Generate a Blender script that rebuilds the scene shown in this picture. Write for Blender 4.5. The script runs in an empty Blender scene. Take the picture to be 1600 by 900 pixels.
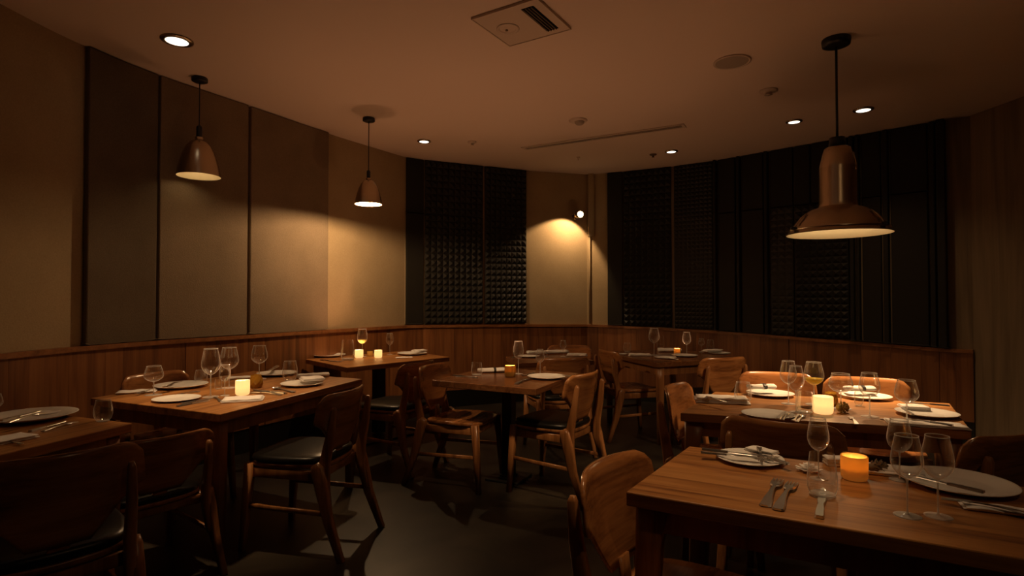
import bpy, math, random
from mathutils import Vector, Matrix
random.seed(7)
R = math.radians
SC = bpy.context.scene
COL = SC.collection

# ------------------------------------------------------------------ camera, world, exposure
EYE, FPX, CX, CY, PITCH = 1.30, 890.0, 800.0, 450.0, R(1.094)
cam = bpy.data.cameras.new('camera'); cam_o = bpy.data.objects.new('camera', cam); COL.objects.link(cam_o)
cam_o.location = (0, 0, EYE); cam_o.rotation_euler = (R(90) + PITCH, 0, 0)
cam.sensor_width = 36.0; cam.lens = 36.0 * FPX / 1600.0; cam.clip_start = 0.05
SC.camera = cam_o
world = bpy.data.worlds.new('world'); SC.world = world; world.use_nodes = True
world.node_tree.nodes['Background'].inputs[0].default_value = (0.02, 0.011, 0.006, 1)
world.node_tree.nodes['Background'].inputs[1].default_value = 0.1
SC.view_settings.view_transform = 'Standard'; SC.view_settings.look = 'None'
SC.view_settings.exposure = 0.0; SC.view_settings.gamma = 1.0; SC.view_settings.use_curve_mapping = False
SC.cycles.use_denoising = True
SC.cycles.caustics_reflective = False; SC.cycles.caustics_refractive = False
SC.cycles.sample_clamp_indirect = 2.0
SC.cycles.max_bounces = 10; SC.cycles.transparent_max_bounces = 24; SC.cycles.diffuse_bounces = 5

WARM = (1.0, 0.62, 0.31)        # halogen lamps
CANDLE = (1.0, 0.47, 0.22)      # flames
P_BELL, P_DOME, P_SPOT, P_WALL, P_CANDLE = 44.0, 38.0, 26.0, 28.0, 17.5

# ------------------------------------------------------------------ helpers
def ray(px, py):
    x = (px - CX) / FPX; y = (CY - py) / FPX
    c, s = math.cos(PITCH), math.sin(PITCH)
    return Vector((x, c - y * s, s + y * c))
def at_height(px, py, z):
    d = ray(px, py); k = (z - EYE) / d.z
    return Vector((d.x * k, d.y * k, z))
def tag(o, label=None, cat=None, group=None, kind=None):
    if label: o['label'] = label
    if cat: o['category'] = cat
    if group: o['group'] = group
    if kind: o['kind'] = kind
    return o
def empty(name, loc=(0, 0, 0), rz=0.0, parent=None):
    o = bpy.data.objects.new(name, None); COL.objects.link(o)
    o.location = loc; o.rotation_euler = (0, 0, rz); o.empty_display_size = 0.1
    if parent: o.parent = parent
    return o
class MB:
    def __init__(self): self.v = []; self.f = []; self.sm = []
    def add(self, vs, fs, smooth=False):
        b = len(self.v); self.v += [tuple(p) for p in vs]
        for f in fs: self.f.append([i + b for i in f]); self.sm.append(smooth)
        return self
    def box(self, x0, x1, y0, y1, z0, z1):
        return self.add([(x0,y0,z0),(x1,y0,z0),(x1,y1,z0),(x0,y1,z0),(x0,y0,z1),(x1,y0,z1),(x1,y1,z1),(x0,y1,z1)],
            [(3,2,1,0),(4,5,6,7),(0,1,5,4),(1,2,6,5),(2,3,7,6),(3,0,4,7)])
    def prism(self, poly, z0, z1, bev=0.0):
        n = len(poly)
        vs = [(p[0],p[1],z0) for p in poly] + [(p[0],p[1],z1 - bev) for p in poly]
        fs = [tuple(range(n))[::-1]] + [(i,(i+1)%n,n+(i+1)%n,n+i) for i in range(n)]
        if bev:
            cx = sum(p[0] for p in poly)/n; cy = sum(p[1] for p in poly)/n
            top = []
            for p in poly:
                d = Vector((cx-p[0], cy-p[1])); d = d.normalized()*bev*1.4
                top.append((p[0]+d.x, p[1]+d.y, z1))
            vs += top
            fs += [(n+i,n+(i+1)%n,2*n+(i+1)%n,2*n+i) for i in range(n)] + [tuple(range(2*n,3*n))]
        else: fs.append(tuple(range(n,2*n)))
        return self.add(vs, fs)
    def lathe(self, prof, seg=32, ctr=(0,0,0), cap0=False, cap1=False):
        vs = []; fs = []
        for r, z in prof:
            for i in range(seg):
                a = 2*math.pi*i/seg; vs.append((ctr[0]+r*math.cos(a), ctr[1]+r*math.sin(a), ctr[2]+z))
        for j in range(len(prof)-1):
            for i in range(seg):
                i2 = (i+1)%seg; fs.append((j*seg+i, j*seg+i2, (j+1)*seg+i2, (j+1)*seg+i))
        if cap0: fs.append(tuple(range(seg))[::-1])
        if cap1: fs.append(tuple(range((len(prof)-1)*seg, len(prof)*seg)))
        return self.add(vs, fs, True)
    def tube(self, pts, rad, n=8, ref=(1,0,0), sq=1.0):
        """sweep; rad: list of (a,b) half sizes along ref-side and the other side; sq>1 squares the section"""
        pts = [Vector(p) for p in pts]; ref = Vector(ref); vs = []; fs = []; m = len(pts)
        for k, p in enumerate(pts):
            t = (pts[min(k+1,m-1)] - pts[max(k-1,0)]).normalized()
            u = (ref - t*ref.dot(t)).normalized(); w = t.cross(u)
            a, b = rad[k] if isinstance(rad[k], tuple) else (rad[k], rad[k])
            for i in range(n):
                an = 2*math.pi*(i+0.5)/n; c, s = math.cos(an), math.sin(an)
                if sq > 1:
                    e = 1.0/sq; c = math.copysign(abs(c)**e, c); s = math.copysign(abs(s)**e, s)
                vs.append(p + u*a*c + w*b*s)
        for k in range(m-1):
            for i in range(n):
                i2 = (i+1)%n; fs.append((k*n+i, k*n+i2, (k+1)*n+i2, (k+1)*n+i))
        self.add(vs, fs, True)
        b = len(self.v) - m*n
        self.f.append(list(range(b, b+n))[::-1]); self.sm.append(False)
        self.f.append(list(range(b+(m-1)*n, b+m*n))); self.sm.append(False)
        return self
    def mesh(self, name):
        me = bpy.data.meshes.new(name); me.from_pydata(self.v, [], self.f)
        me.polygons.foreach_set('use_smooth', self.sm); me.update()
        return me
    def build(self, name, mat, parent=None, loc=None):
        me = self.mesh(name); me.materials.append(mat)
        o = bpy.data.objects.new(name, me); COL.objects.link(o)
        if parent: o.parent = parent
        if loc is not None: o.location = loc
        return o
def inst(name, me, parent=None, loc=None):
    o = bpy.data.objects.new(name, me); COL.objects.link(o)
    if parent: o.parent = parent
    if loc is not None: o.location = loc
    return o
def copy_tree(o, parent=None):
    c = o.copy(); COL.objects.link(c); c.parent = parent
    for ch in o.children: copy_tree(ch, c)
    return c
def bevel(o, w=0.004, seg=2):
    m = o.modifiers.new('bevel', 'BEVEL'); m.width = w; m.segments = seg; m.limit_method = 'ANGLE'; m.angle_limit = R(40)
    return o

# ------------------------------------------------------------------ materials
def new_mat(name):
    m = bpy.data.materials.new(name); m.use_nodes = True
    nt = m.node_tree; b = nt.nodes['Principled BSDF']
    return m, nt, b
def plain(name, col, rough=0.5, metal=0.0, spec=0.5, bump=None):
    m, nt, b = new_mat(name)
    b.inputs['Base Color'].default_value = (*col, 1); b.inputs['Roughness'].default_value = rough
    b.inputs['Metallic'].default_value = metal; b.inputs['Specular IOR Level'].default_value = spec
    if bump:
        sc, st, dist = bump
        tc = nt.nodes.new('ShaderNodeTexCoord'); n = nt.nodes.new('ShaderNodeTexNoise')
        n.inputs['Scale'].default_value = sc; n.inputs['Detail'].default_value = 4
        bp = nt.nodes.new('ShaderNodeBump'); bp.inputs['Strength'].default_value = st; bp.inputs['Distance'].default_value = dist
        nt.links.new(tc.outputs['Object'], n.inputs['Vector']); nt.links.new(n.outputs['Fac'], bp.inputs['Height'])
        nt.links.new(bp.outputs['Normal'], b.inputs['Normal'])
    return m
def wood(name, dark, mid, light, axis='x', scale=1.0, rough=0.38, tone=0.0, spec=0.5, planks=0.0):
    """grain runs along `axis` of the object; `tone` varies by object; `planks` = plank width for glued staves"""
    m, nt, b = new_mat(name); N = nt.nodes; L = nt.links
    tc = N.new('ShaderNodeTexCoord'); info = N.new('ShaderNodeObjectInfo')
    off = N.new('ShaderNodeVectorMath'); off.operation = 'SCALE'; off.inputs['Scale'].default_value = 7.0
    rv = N.new('ShaderNodeCombineXYZ')
    for i in range(3): L.new(info.outputs['Random'], rv.inputs[i])
    L.new(rv.outputs[0], off.inputs[0])
    add = N.new('ShaderNodeVectorMath'); add.operation = 'ADD'
    L.new(tc.outputs['Object'], add.inputs[0]); L.new(off.outputs[0], add.inputs[1])
    mp = N.new('ShaderNodeMapping'); s = [14*scale]*3; s['xyz'.index(axis)] = 1.1*scale
    mp.inputs['Scale'].default_value = s
    vec = add.outputs[0]
    if planks:
        sep = N.new('ShaderNodeSeparateXYZ'); L.new(tc.outputs['Object'], sep.inputs[0])
        dv = N.new('ShaderNodeMath'); dv.operation = 'DIVIDE'; dv.inputs[1].default_value = planks
        L.new(sep.outputs['Y' if axis == 'x' else 'X'], dv.inputs[0])
        fl = N.new('ShaderNodeMath'); fl.operation = 'FLOOR'; L.new(dv.outputs[0], fl.inputs[0])
        wn = N.new('ShaderNodeTexWhiteNoise'); wn.noise_dimensions = '1D'; L.new(fl.outputs[0], wn.inputs['W'])
        sh = N.new('ShaderNodeVectorMath'); sh.operation = 'SCALE'; sh.inputs['Scale'].default_value = 5.0
        L.new(wn.outputs['Color'], sh.inputs[0])
        ad2 = N.new('ShaderNodeVectorMath'); ad2.operation = 'ADD'; L.new(vec, ad2.inputs[0]); L.new(sh.outputs[0], ad2.inputs[1])
        vec = ad2.outputs[0]
    L.new(vec, mp.inputs['Vector'])
    n1 = N.new('ShaderNodeTexNoise'); n1.inputs['Scale'].default_value = 1.0; n1.inputs['Detail'].default_value = 5; n1.inputs['Distortion'].default_value = 1.2
    L.new(mp.outputs[0], n1.inputs['Vector'])
    mp2 = N.new('ShaderNodeMapping'); s2 = [120*scale]*3; s2['xyz'.index(axis)] = 4*scale
    mp2.inputs['Scale'].default_value = s2; L.new(vec, mp2.inputs['Vector'])
    n2 = N.new('ShaderNodeTexNoise'); n2.inputs['Scale'].default_value = 1.0; n2.inputs['Detail'].default_value = 3
    L.new(mp2.outputs[0], n2.inputs['Vector'])
    mx = N.new('ShaderNodeMath'); mx.operation = 'MULTIPLY_ADD'; mx.inputs[1].default_value = 0.35
    L.new(n2.outputs['Fac'], mx.inputs[0])
    sub = N.new('ShaderNodeMath'); sub.operation = 'SUBTRACT'; sub.inputs[1].default_value = 0.175
    L.new(n1.outputs['Fac'], sub.inputs[0]); L.new(sub.outputs[0], mx.inputs[2])
    cr = N.new('ShaderNodeValToRGB'); e = cr.color_ramp.elements
    e[0].position = 0.30; e[0].color = (*dark, 1); e[1].position = 0.72; e[1].color = (*light, 1)
    k = e.new(0.5); k.color = (*mid, 1)
    L.new(mx.outputs[0], cr.inputs['Fac'])
    hs = N.new('ShaderNodeHueSaturation'); L.new(cr.outputs[0], hs.inputs['Color'])
    if planks or tone:
        src = wn.outputs['Value'] if planks else info.outputs['Random']
        mr = N.new('ShaderNodeMapRange'); t = tone or 0.15
        mr.inputs['To Min'].default_value = 1 - t; mr.inputs['To Max'].default_value = 1 + t
        L.new(src, mr.inputs['Value']); L.new(mr.outputs[0], hs.inputs['Value'])
    L.new(hs.outputs[0], b.inputs['Base Color'])
    b.inputs['Roughness'].default_value = rough; b.inputs['Specular IOR Level'].default_value = spec
    bp = N.new('ShaderNodeBump'); bp.inputs['Strength'].default_value = 0.12; bp.inputs['Distance'].default_value = 0.003
    L.new(mx.outputs[0], bp.inputs['Height']); L.new(bp.outputs[0], b.inputs['Normal'])
    return m
def fabric(name, c1, c2, rough=0.95, weave=420.0, bump=0.35):
    m, nt, b = new_mat(name); N = nt.nodes; L = nt.links
    tc = N.new('ShaderNodeTexCoord'); n = N.new('ShaderNodeTexNoise'); n.inputs['Scale'].default_value = 3.0; n.inputs['Detail'].default_value = 6
    n2 = N.new('ShaderNodeTexNoise'); n2.inputs['Scale'].default_value = weave * 0.35; n2.inputs['Detail'].default_value = 2
    L.new(tc.outputs['Object'], n.inputs['Vector']); L.new(tc.outputs['Object'], n2.inputs['Vector'])
    av = N.new('ShaderNodeMath'); av.operation = 'MULTIPLY_ADD'; av.inputs[1].default_value = 0.5
    hf = N.new('ShaderNodeMath'); hf.operation = 'MULTIPLY'; hf.inputs[1].default_value = 0.5
    L.new(n2.outputs['Fac'], hf.inputs[0]); L.new(n.outputs['Fac'], av.inputs[0]); L.new(hf.outputs[0], av.inputs[2])
    cr = N.new('ShaderNodeValToRGB'); e = cr.color_ramp.elements
    e[0].position = 0.35; e[0].color = (*c1, 1); e[1].position = 0.65; e[1].color = (*c2, 1)
    L.new(av.outputs[0], cr.inputs['Fac']); L.new(cr.outputs[0], b.inputs['Base Color'])
    b.inputs['Roughness'].default_value = rough; b.inputs['Specular IOR Level'].default_value = 0.15
    bp = N.new('ShaderNodeBump'); bp.inputs['Strength'].default_value = bump; bp.inputs['Distance'].default_value = 0.004
    L.new(n2.outputs['Fac'], bp.inputs['Height']); L.new(bp.outputs[0], b.inputs['Normal'])
    return m
def emit(name, col, strength):
    m = bpy.data.materials.new(name); m.use_nodes = True; nt = m.node_tree; nt.nodes.clear()
    o = nt.nodes.new('ShaderNodeOutputMaterial'); e = nt.nodes.new('ShaderNodeEmission')
    e.inputs[0].default_value = (*col, 1); e.inputs[1].default_value = strength
    nt.links.new(e.outputs[0], o.inputs[0]); return m
def thin_glass(name, tint=(0.97, 0.97, 0.96), ior=1.5, rough=0.0, boost=1.0, haze=0.006):
    """thin clear glass: see-through, Fresnel reflection, white edge haze standing in for refracted light"""
    m = bpy.data.materials.new(name); m.use_nodes = True; nt = m.node_tree; nt.nodes.clear(); N = nt.nodes; L = nt.links
    o = N.new('ShaderNodeOutputMaterial'); mix = N.new('ShaderNodeMixShader')
    t = N.new('ShaderNodeBsdfTransparent'); t.inputs[0].default_value = (*tint, 1)
    g = N.new('ShaderNodeBsdfGlossy'); g.inputs['Color'].default_value = (1, 1, 1, 1); g.inputs['Roughness'].default_value = rough
    fr = N.new('ShaderNodeFresnel'); fr.inputs['IOR'].default_value = ior
    mu = N.new('ShaderNodeMath'); mu.operation = 'MULTIPLY'; mu.inputs[1].default_value = boost; mu.use_clamp = True
    cl = N.new('ShaderNodeMath'); cl.operation = 'MINIMUM'; cl.inputs[1].default_value = 0.28
    L.new(fr.outputs[0], mu.inputs[0]); L.new(mu.outputs[0], cl.inputs[0]); L.new(cl.outputs[0], mix.inputs[0]); L.new(t.outputs[0], mix.inputs[1]); L.new(g.outputs[0], mix.inputs[2])
    lw = N.new('ShaderNodeLayerWeight'); lw.inputs['Blend'].default_value = 0.5
    pw = N.new('ShaderNodeMath'); pw.operation = 'POWER'; pw.inputs[1].default_value = 3.6; L.new(lw.outputs['Facing'], pw.inputs[0])
    sc = N.new('ShaderNodeMath'); sc.operation = 'MULTIPLY_ADD'; sc.inputs[1].default_value = 0.95; sc.inputs[2].default_value = haze; L.new(pw.outputs[0], sc.inputs[0])  # whitens grazing edges where refracted light would shine
    d = N.new('ShaderNodeBsdfDiffuse'); d.inputs[0].default_value = (.95, .92, .88, 1)
    tr = N.new('ShaderNodeBsdfTranslucent'); tr.inputs[0].default_value = (.95, .92, .88, 1)
    dm = N.new('ShaderNodeMixShader'); dm.inputs[0].default_value = 0.5; L.new(d.outputs[0], dm.inputs[1]); L.new(tr.outputs[0], dm.inputs[2])
    m2 = N.new('ShaderNodeMixShader'); L.new(sc.outputs[0], m2.inputs[0]); L.new(mix.outputs[0], m2.inputs[1]); L.new(dm.outputs[0], m2.inputs[2])
    L.new(m2.outputs[0], o.inputs[0]); return m
def cup_glass(name, col, trans=0.6, glow=0.0, gcol=(1, .6, .2)):
    """frosted candle glass: diffuse + translucent, glow adds emission in place of candlelight"""
    m = bpy.data.materials.new(name); m.use_nodes = True; nt = m.node_tree; nt.nodes.clear(); N = nt.nodes; L = nt.links
    o = N.new('ShaderNodeOutputMaterial'); d = N.new('ShaderNodeBsdfDiffuse'); d.inputs[0].default_value = (*col, 1)
    t = N.new('ShaderNodeBsdfTranslucent'); t.inputs[0].default_value = (*col, 1)
    mix = N.new('ShaderNodeMixShader'); mix.inputs[0].default_value = trans
    g = N.new('ShaderNodeBsdfGlossy'); g.inputs['Roughness'].default_value = 0.12
    mix2 = N.new('ShaderNodeMixShader'); mix2.inputs[0].default_value = 0.05
    L.new(d.outputs[0], mix.inputs[1]); L.new(t.outputs[0], mix.inputs[2])
    L.new(mix.outputs[0], mix2.inputs[1]); L.new(g.outputs[0], mix2.inputs[2])
    out = mix2.outputs[0]
    if glow:
        e = N.new('ShaderNodeEmission'); e.inputs[0].default_value = (*gcol, 1); e.inputs[1].default_value = glow  # the material itself emits, painted glow of the candle
        a = N.new('ShaderNodeAddShader'); L.new(out, a.inputs[0]); L.new(e.outputs[0], a.inputs[1]); out = a.outputs[0]
    L.new(out, o.inputs[0]); return m

M = {}
M['table'] = wood('table_oak', (0.19, 0.070, 0.018), (0.38, 0.163, 0.046), (0.50, 0.240, 0.078), 'x', 1.0, 0.38, 0.14, 0.5, planks=0.11)
M['table_dark'] = wood('table_walnut', (0.12, 0.045, 0.017), (0.20, 0.080, 0.030), (0.27, 0.115, 0.045), 'x', 1.0, 0.25, 0.14, 0.5, planks=0.11)
M['leg'] = wood('leg_wood', (0.17, 0.065, 0.022), (0.28, 0.115, 0.04), (0.36, 0.155, 0.06), 'z', 1.0, 0.38)
M['chair'] = wood('chair_ash', (0.17, 0.066, 0.022), (0.31, 0.130, 0.045), (0.41, 0.185, 0.070), 'z', 1.0, 0.30)
M['chair_back'] = wood('chair_ply', (0.17, 0.062, 0.020), (0.33, 0.132, 0.044), (0.45, 0.195, 0.068), 'x', 0.8, 0.22)
M['board'] = wood('wainscot_oak', (0.15, 0.053, 0.017), (0.26, 0.098, 0.032), (0.345, 0.140, 0.048), 'z', 0.6, 0.42, 0.14)
M['rail'] = wood('rail_oak', (0.18, 0.068, 0.022), (0.28, 0.110, 0.038), (0.36, 0.15, 0.055), 'x', 0.8, 0.4)
M['beige'] = fabric('linen_plaster', (0.36, 0.27, 0.155), (0.44, 0.335, 0.20), 0.9, 300, 0.25)
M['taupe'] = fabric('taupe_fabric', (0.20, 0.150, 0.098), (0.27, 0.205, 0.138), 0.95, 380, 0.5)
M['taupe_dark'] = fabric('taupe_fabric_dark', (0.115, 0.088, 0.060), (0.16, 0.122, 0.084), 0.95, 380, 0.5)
M['foam'] = plain('charcoal_foam', (0.020, 0.018, 0.014), 0.55, 0, 0.35)
M['foam_flat'] = plain('charcoal_felt', (0.017, 0.015, 0.011), 0.7, 0, 0.3, (160, 0.2, 0.002))
M['rightwall'] = wood('washed_wood', (0.16, 0.115, 0.068), (0.21, 0.152, 0.092), (0.26, 0.19, 0.115), 'z', 0.5, 0.8)
M['ceiling'] = plain('ceiling_paint', (0.70, 0.58, 0.50), 0.8, 0, 0.2, (40, 0.05, 0.001))
M['white_plastic'] = plain('ceiling_fitting', (0.55, 0.45, 0.37), 0.55)
M['grille'] = plain('speaker_grille', (0.33, 0.27, 0.22), 0.7)
M['black'] = plain('black_metal', (0.008, 0.007, 0.006), 0.4)
M['void'] = plain('slot_shadow_black', (0.004, 0.004, 0.004), 0.9, 0, 0.1)
M['leather'] = plain('black_leather', (0.007, 0.006, 0.005), 0.33, 0, 0.32, (60, 0.12, 0.002))
M['tan'] = plain('tan_leather', (0.26, 0.09, 0.03), 0.45, 0, 0.4, (60, 0.12, 0.002))
M['plate'] = plain('white_china', (0.86, 0.84, 0.80), 0.22, 0, 0.5)
M['napkin'] = plain('white_linen', (0.88, 0.85, 0.82), 0.95, 0, 0.1, (90, 0.3, 0.002))
M['steel'] = plain('cutlery_steel', (0.72, 0.69, 0.66), 0.30, 1.0)
M['band'] = plain('black_band', (0.012, 0.010, 0.010), 0.5)
M['brass'] = plain('brushed_brass', (0.52, 0.41, 0.28), 0.27, 1.0)
M['shade_in'] = plain('shade_lining', (0.60, 0.50, 0.33), 0.6)
M['dome_in'] = plain('cream_enamel', (0.80, 0.68, 0.46), 0.5)
M['glass'] = thin_glass('wine_glass_crystal', boost=2.4, rough=.045)
M['glass_solid'] = thin_glass('solid_crystal', boost=2.6, rough=.05, haze=.34)  # extra white haze paints rims, stems and feet brighter
M['amber'] = cup_glass('amber_glass', (0.62, 0.36, 0.05), 0.6)
M['frost'] = cup_glass('frosted_glass', (0.85, 0.74, 0.52), 0.6, 0.55, (1.0, 0.66, 0.28))  # cup glows by its own emission as well
M['ambercup'] = cup_glass('honey_glass', (0.85, 0.56, 0.13), 0.5, 0.02, (1.0, 0.6, 0.15))
M['wax'] = cup_glass('candle_wax', (0.85, 0.70, 0.45), 0.4, 0.12, (1.0, 0.66, 0.26))  # wax has painted glow too
M['darkcup'] = cup_glass('smoked_amber_glass', (0.30, 0.16, 0.035), 0.35)
M['flame'] = emit('flame', (1.0, 0.72, 0.34), 6.0)
M['bulb'] = emit('lamp_bulb', (1.0, 0.74, 0.42), 8.0)
M['bulb_big'] = emit('big_bulb', (1.0, 0.74, 0.42), 15.0)
M['down'] = emit('downlight_lens', (1.0, 0.88, 0.72), 2.2)
M['wine'] = cup_glass('white_wine', (0.95, 0.78, 0.14), 0.6)
M['greenery'] = plain('dried_blossom', (0.30, 0.20, 0.05), 0.7)
M['pine'] = plain('cone_scales', (0.14, 0.09, 0.045), 0.6)
# dark polished concrete with blotches
m, nt, b = new_mat('dark_concrete'); N = nt.nodes; L = nt.links
tc = N.new('ShaderNodeTexCoord'); n1 = N.new('ShaderNodeTexNoise'); n1.inputs['Scale'].default_value = 2.2; n1.inputs['Detail'].default_value = 8; n1.inputs['Distortion'].default_value = 0.8
cr = N.new('ShaderNodeValToRGB'); e = cr.color_ramp.elements
e[0].position = 0.36; e[0].color = (0.006, 0.005, 0.004, 1); e[1].position = 0.68; e[1].color = (0.034, 0.027, 0.019, 1)
L.new(tc.outputs['Object'], n1.inputs['Vector']); L.new(n1.outputs['Fac'], cr.inputs['Fac']); L.new(cr.outputs[0], b.inputs['Base Color'])
b.inputs['Roughness'].default_value = 0.42; b.inputs['Specular IOR Level'].default_value = 0.4
bp = N.new('ShaderNodeBump'); bp.inputs['Strength'].default_value = 0.1; bp.inputs['Distance'].default_value = 0.004
L.new(n1.outputs['Fac'], bp.inputs['Height']); L.new(bp.outputs[0], b.inputs['Normal']); M['floor'] = m

# ------------------------------------------------------------------ room shell
H = 2.95
ctrl = [(-2.95, 0.6), (-2.93, 2.0), (-2.86, 3.18), (-2.79, 3.68), (-2.63, 4.17), (-2.28, 4.83), (-1.84, 5.65), (-1.25, 6.60)]
dense = []
for i in range(len(ctrl) - 1):                       # Catmull-Rom through the bowed left wall
    p0 = Vector(ctrl[max(i-1, 0)]); p1 = Vector(ctrl[i]); p2 = Vector(ctrl[i+1]); p3 = Vector(ctrl[min(i+2, len(ctrl)-1)])
    for k in range(10):
        t = k / 10.0
        dense.append(0.5*((2*p1) + (p2-p0)*t + (2*p0-5*p1+4*p2-p3)*t*t + (3*p1-p0-3*p2+p3)*t**3))
dense += [Vector(p) for p in [(-1.25, 6.60), (-1.06, 6.74), (-0.357, 7.06), (0.18, 7.306), (0.99, 7.53), (1.256, 7.454), (1.45, 7.38), (1.99, 7.09), (2.47, 6.767), (4.0, 5.24), (4.14, 5.10), (4.30, 4.70), (4.45, 3.6), (4.5, 2.0), (4.5, 0.6)]]
def wall_at(px):
    d = Vector(((px - CX) / FPX, 1.0))
    for i in range(len(dense) - 1):
        a, b2 = dense[i], dense[i+1]; e2 = b2 - a
        den = d.x*e2.y - d.y*e2.x
        if abs(den) < 1e-9: continue
        u = (a.x*e2.y - a.y*e2.x) / den
        w = (a.x*d.y - a.y*d.x) / den
        if u > 0 and -1e-6 <= w <= 1 + 1e-6: return i + w
    return None
def pt(s):
    i = min(int(s), len(dense) - 2); return dense[i].lerp(dense[i+1], s - i)
def nrm(s):
    i = min(int(s), len(dense) - 2); a = dense[max(i-1, 0)] if s - i < 1e-4 and i else dense[i]
    t = (dense[i+1] - dense[i]).normalized(); return Vector((t.y, -t.x))
def run(s0, s1):
    """parameters from s0 to s1 with every kink in between"""
    out = [s0] + [float(k) for k in range(int(math.floor(s0)) + 1, int(math.ceil(s1))) if s0 + 0.02 < k < s1 - 0.02] + [s1]
    return out
def offs(ss, off):
    """offset polyline with mitred kinks"""
    P = [pt(s) for s in ss]; out = []
    for k, p in enumerate(P):
        ts = []
        if k > 0: ts.append((P[k]-P[k-1]).normalized())
        if k < len(P)-1: ts.append((P[k+1]-P[k]).normalized())
        ns = [Vector((t.y, -t.x)) for t in ts]; n = sum(ns, Vector((0, 0))).normalized()
        out.append(p + n * (off / max(0.5, n.dot(ns[0]))))
    return out
RAILX = [(-9, 1.0), (-1.25, 0.995), (0.99, 0.965), (2.47, 0.92), (4.0, 0.845), (9, 0.835)]
def rail_z(s):
    x = pt(s).x
    for (a, za), (b2, zb) in zip(RAILX, RAILX[1:]):
        if a <= x <= b2: return za + (zb - za) * (x - a) / (b2 - a)
def strip(mb, ss, off0, off1, z0, z1):
    """a slab that follows the wall between two offsets; z0,z1 numbers or functions of s"""
    f0 = z0 if callable(z0) else (lambda s: z0); f1 = z1 if callable(z1) else (lambda s: z1)
    A = offs(ss, off0); B = offs(ss, off1); n = len(ss); vs = []
    for k, s in enumerate(ss):
        vs += [(A[k].x, A[k].y, f0(s)), (B[k].x, B[k].y, f0(s)), (B[k].x, B[k].y, f1(s)), (A[k].x, A[k].y, f1(s))]
    fs = []
    for k in range(n-1):
        a = 4*k; c = 4*(k+1)
        fs += [(a+1, c+1, c+2, a+2), (a+2, c+2, c+3, a+3), (a, c, c+1, a+1)[::-1], (a+3, c+3, c, a)]
    fs += [(0, 1, 2, 3), tuple(4*(n-1)+i for i in (3, 2, 1, 0))]
    return mb.add(vs, fs)
S = {px: wall_at(px) for px in (0, 125, 240, 383, 510, 632, 822, 917, 950, 1480, 1520)}
s_end = float(len(dense) - 1)

fl = MB().box(-3.4, 5.0, -3.0, 8.0, -0.1, 0).build('floor', M['floor']); tag(fl, kind='structure')
ce = MB().box(-3.4, 5.0, -3.0, 8.0, H, H + 0.1).build('ceiling', M['ceiling']); tag(ce, kind='structure')
for nm, a, b2, mt in (('wall_left', 0.0, S[632], 'beige'), ('wall_back', S[632], S[950], 'beige'), ('wall_right', S[950], s_end, 'rightwall')):
    o = strip(MB(), run(a, b2), -0.12, 0.0, 0, H).build(nm, M[mt]); tag(o, kind='structure')
o = MB().add([(-2.95, 0.6, 0), (-2.95, -3, 0), (-2.95, -3, H), (-2.95, 0.6, H), (-3.1, 0.6, 0), (-3.1, -3, 0), (-3.1, -3, H), (-3.1, 0.6, H)],
    [(0, 1, 2, 3), (4, 7, 6, 5), (0, 3, 7, 4), (1, 5, 6, 2)]).build('wall_left_front', M['beige']); tag(o, kind='structure')
o = MB().box(4.5, 4.62, -3, 0.6, 0, H).build('wall_right_front', M['rightwall']); tag(o, kind='structure')
o = MB().box(-3.1, 4.62, -3.1, -2.98, 0, H).build('wall_rear', M['beige']); tag(o, kind='structure')
o = strip(MB(), [wall_at(1521) + .002, s_end], 0.0, 0.006, 0, H).build('trim_4', M['rightwall']); tag(o, kind='structure')

# wainscot: separate veneer boards, ledge rail and dark plinth
def wainscot(name, a, b2, joints):
    root = empty(name); tag(root, kind='structure')
    mid = pt((a + b2) / 2); root.location = (mid.x, mid.y, 0)
    inv = Vector((-mid.x, -mid.y, 0))
    ss = [a + (b2 - a) * k / 900.0 for k in range(901)]
    acc = [0.0]
    for k in range(900): acc.append(acc[-1] + (pt(ss[k+1]) - pt(ss[k])).length)
    W = 0.125; n = max(1, round(acc[-1] / W)); cuts = []
    for i in range(n + 1):
        tgt = acc[-1] * i / n; k = min(range(901), key=lambda q: abs(acc[q] - tgt)); cuts.append(ss[k])
    for j in joints:
        k = min(range(len(cuts)), key=lambda q: abs(cuts[q] - j))
        if 0 < k < len(cuts) - 1: cuts[k] = j
    for c0, c1 in zip(cuts, cuts[1:]):
        g0 = 0.006 if any(abs(c0 - j) < 1e-6 for j in joints) else 0.0006
        L_ = (pt(c1) - pt(c0)).length
        e0 = c0 + (c1 - c0) * g0 / L_; e1 = c1 - (c1 - c0) * 0.0006 / L_
        zf = (lambda s: rail_z(s) - 0.032)
        o = strip(MB(), [e0, e1] if L_ < .2 else run(e0, e1), 0.0, 0.026 + random.uniform(0, .0012), 0.20, zf).build('board', M['board'], root, inv)
    rr = run(a, b2)
    strip(MB(), rr, 0.0, 0.045, lambda s: rail_z(s) - 0.032, rail_z).build('ledge_rail', M['rail'], root, inv)
    strip(MB(), rr, 0.0, 0.020, 0.0, 0.20).build('plinth', M['black'], root, inv)
    return root
wainscot('trim_1', 4.0, S[632], [wall_at(287), wall_at(412)])
wainscot('trim_2', S[632], S[950], [wall_at(660), S[917]])
wainscot('trim_3', S[950], S[1520], [wall_at(1233)])

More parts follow.
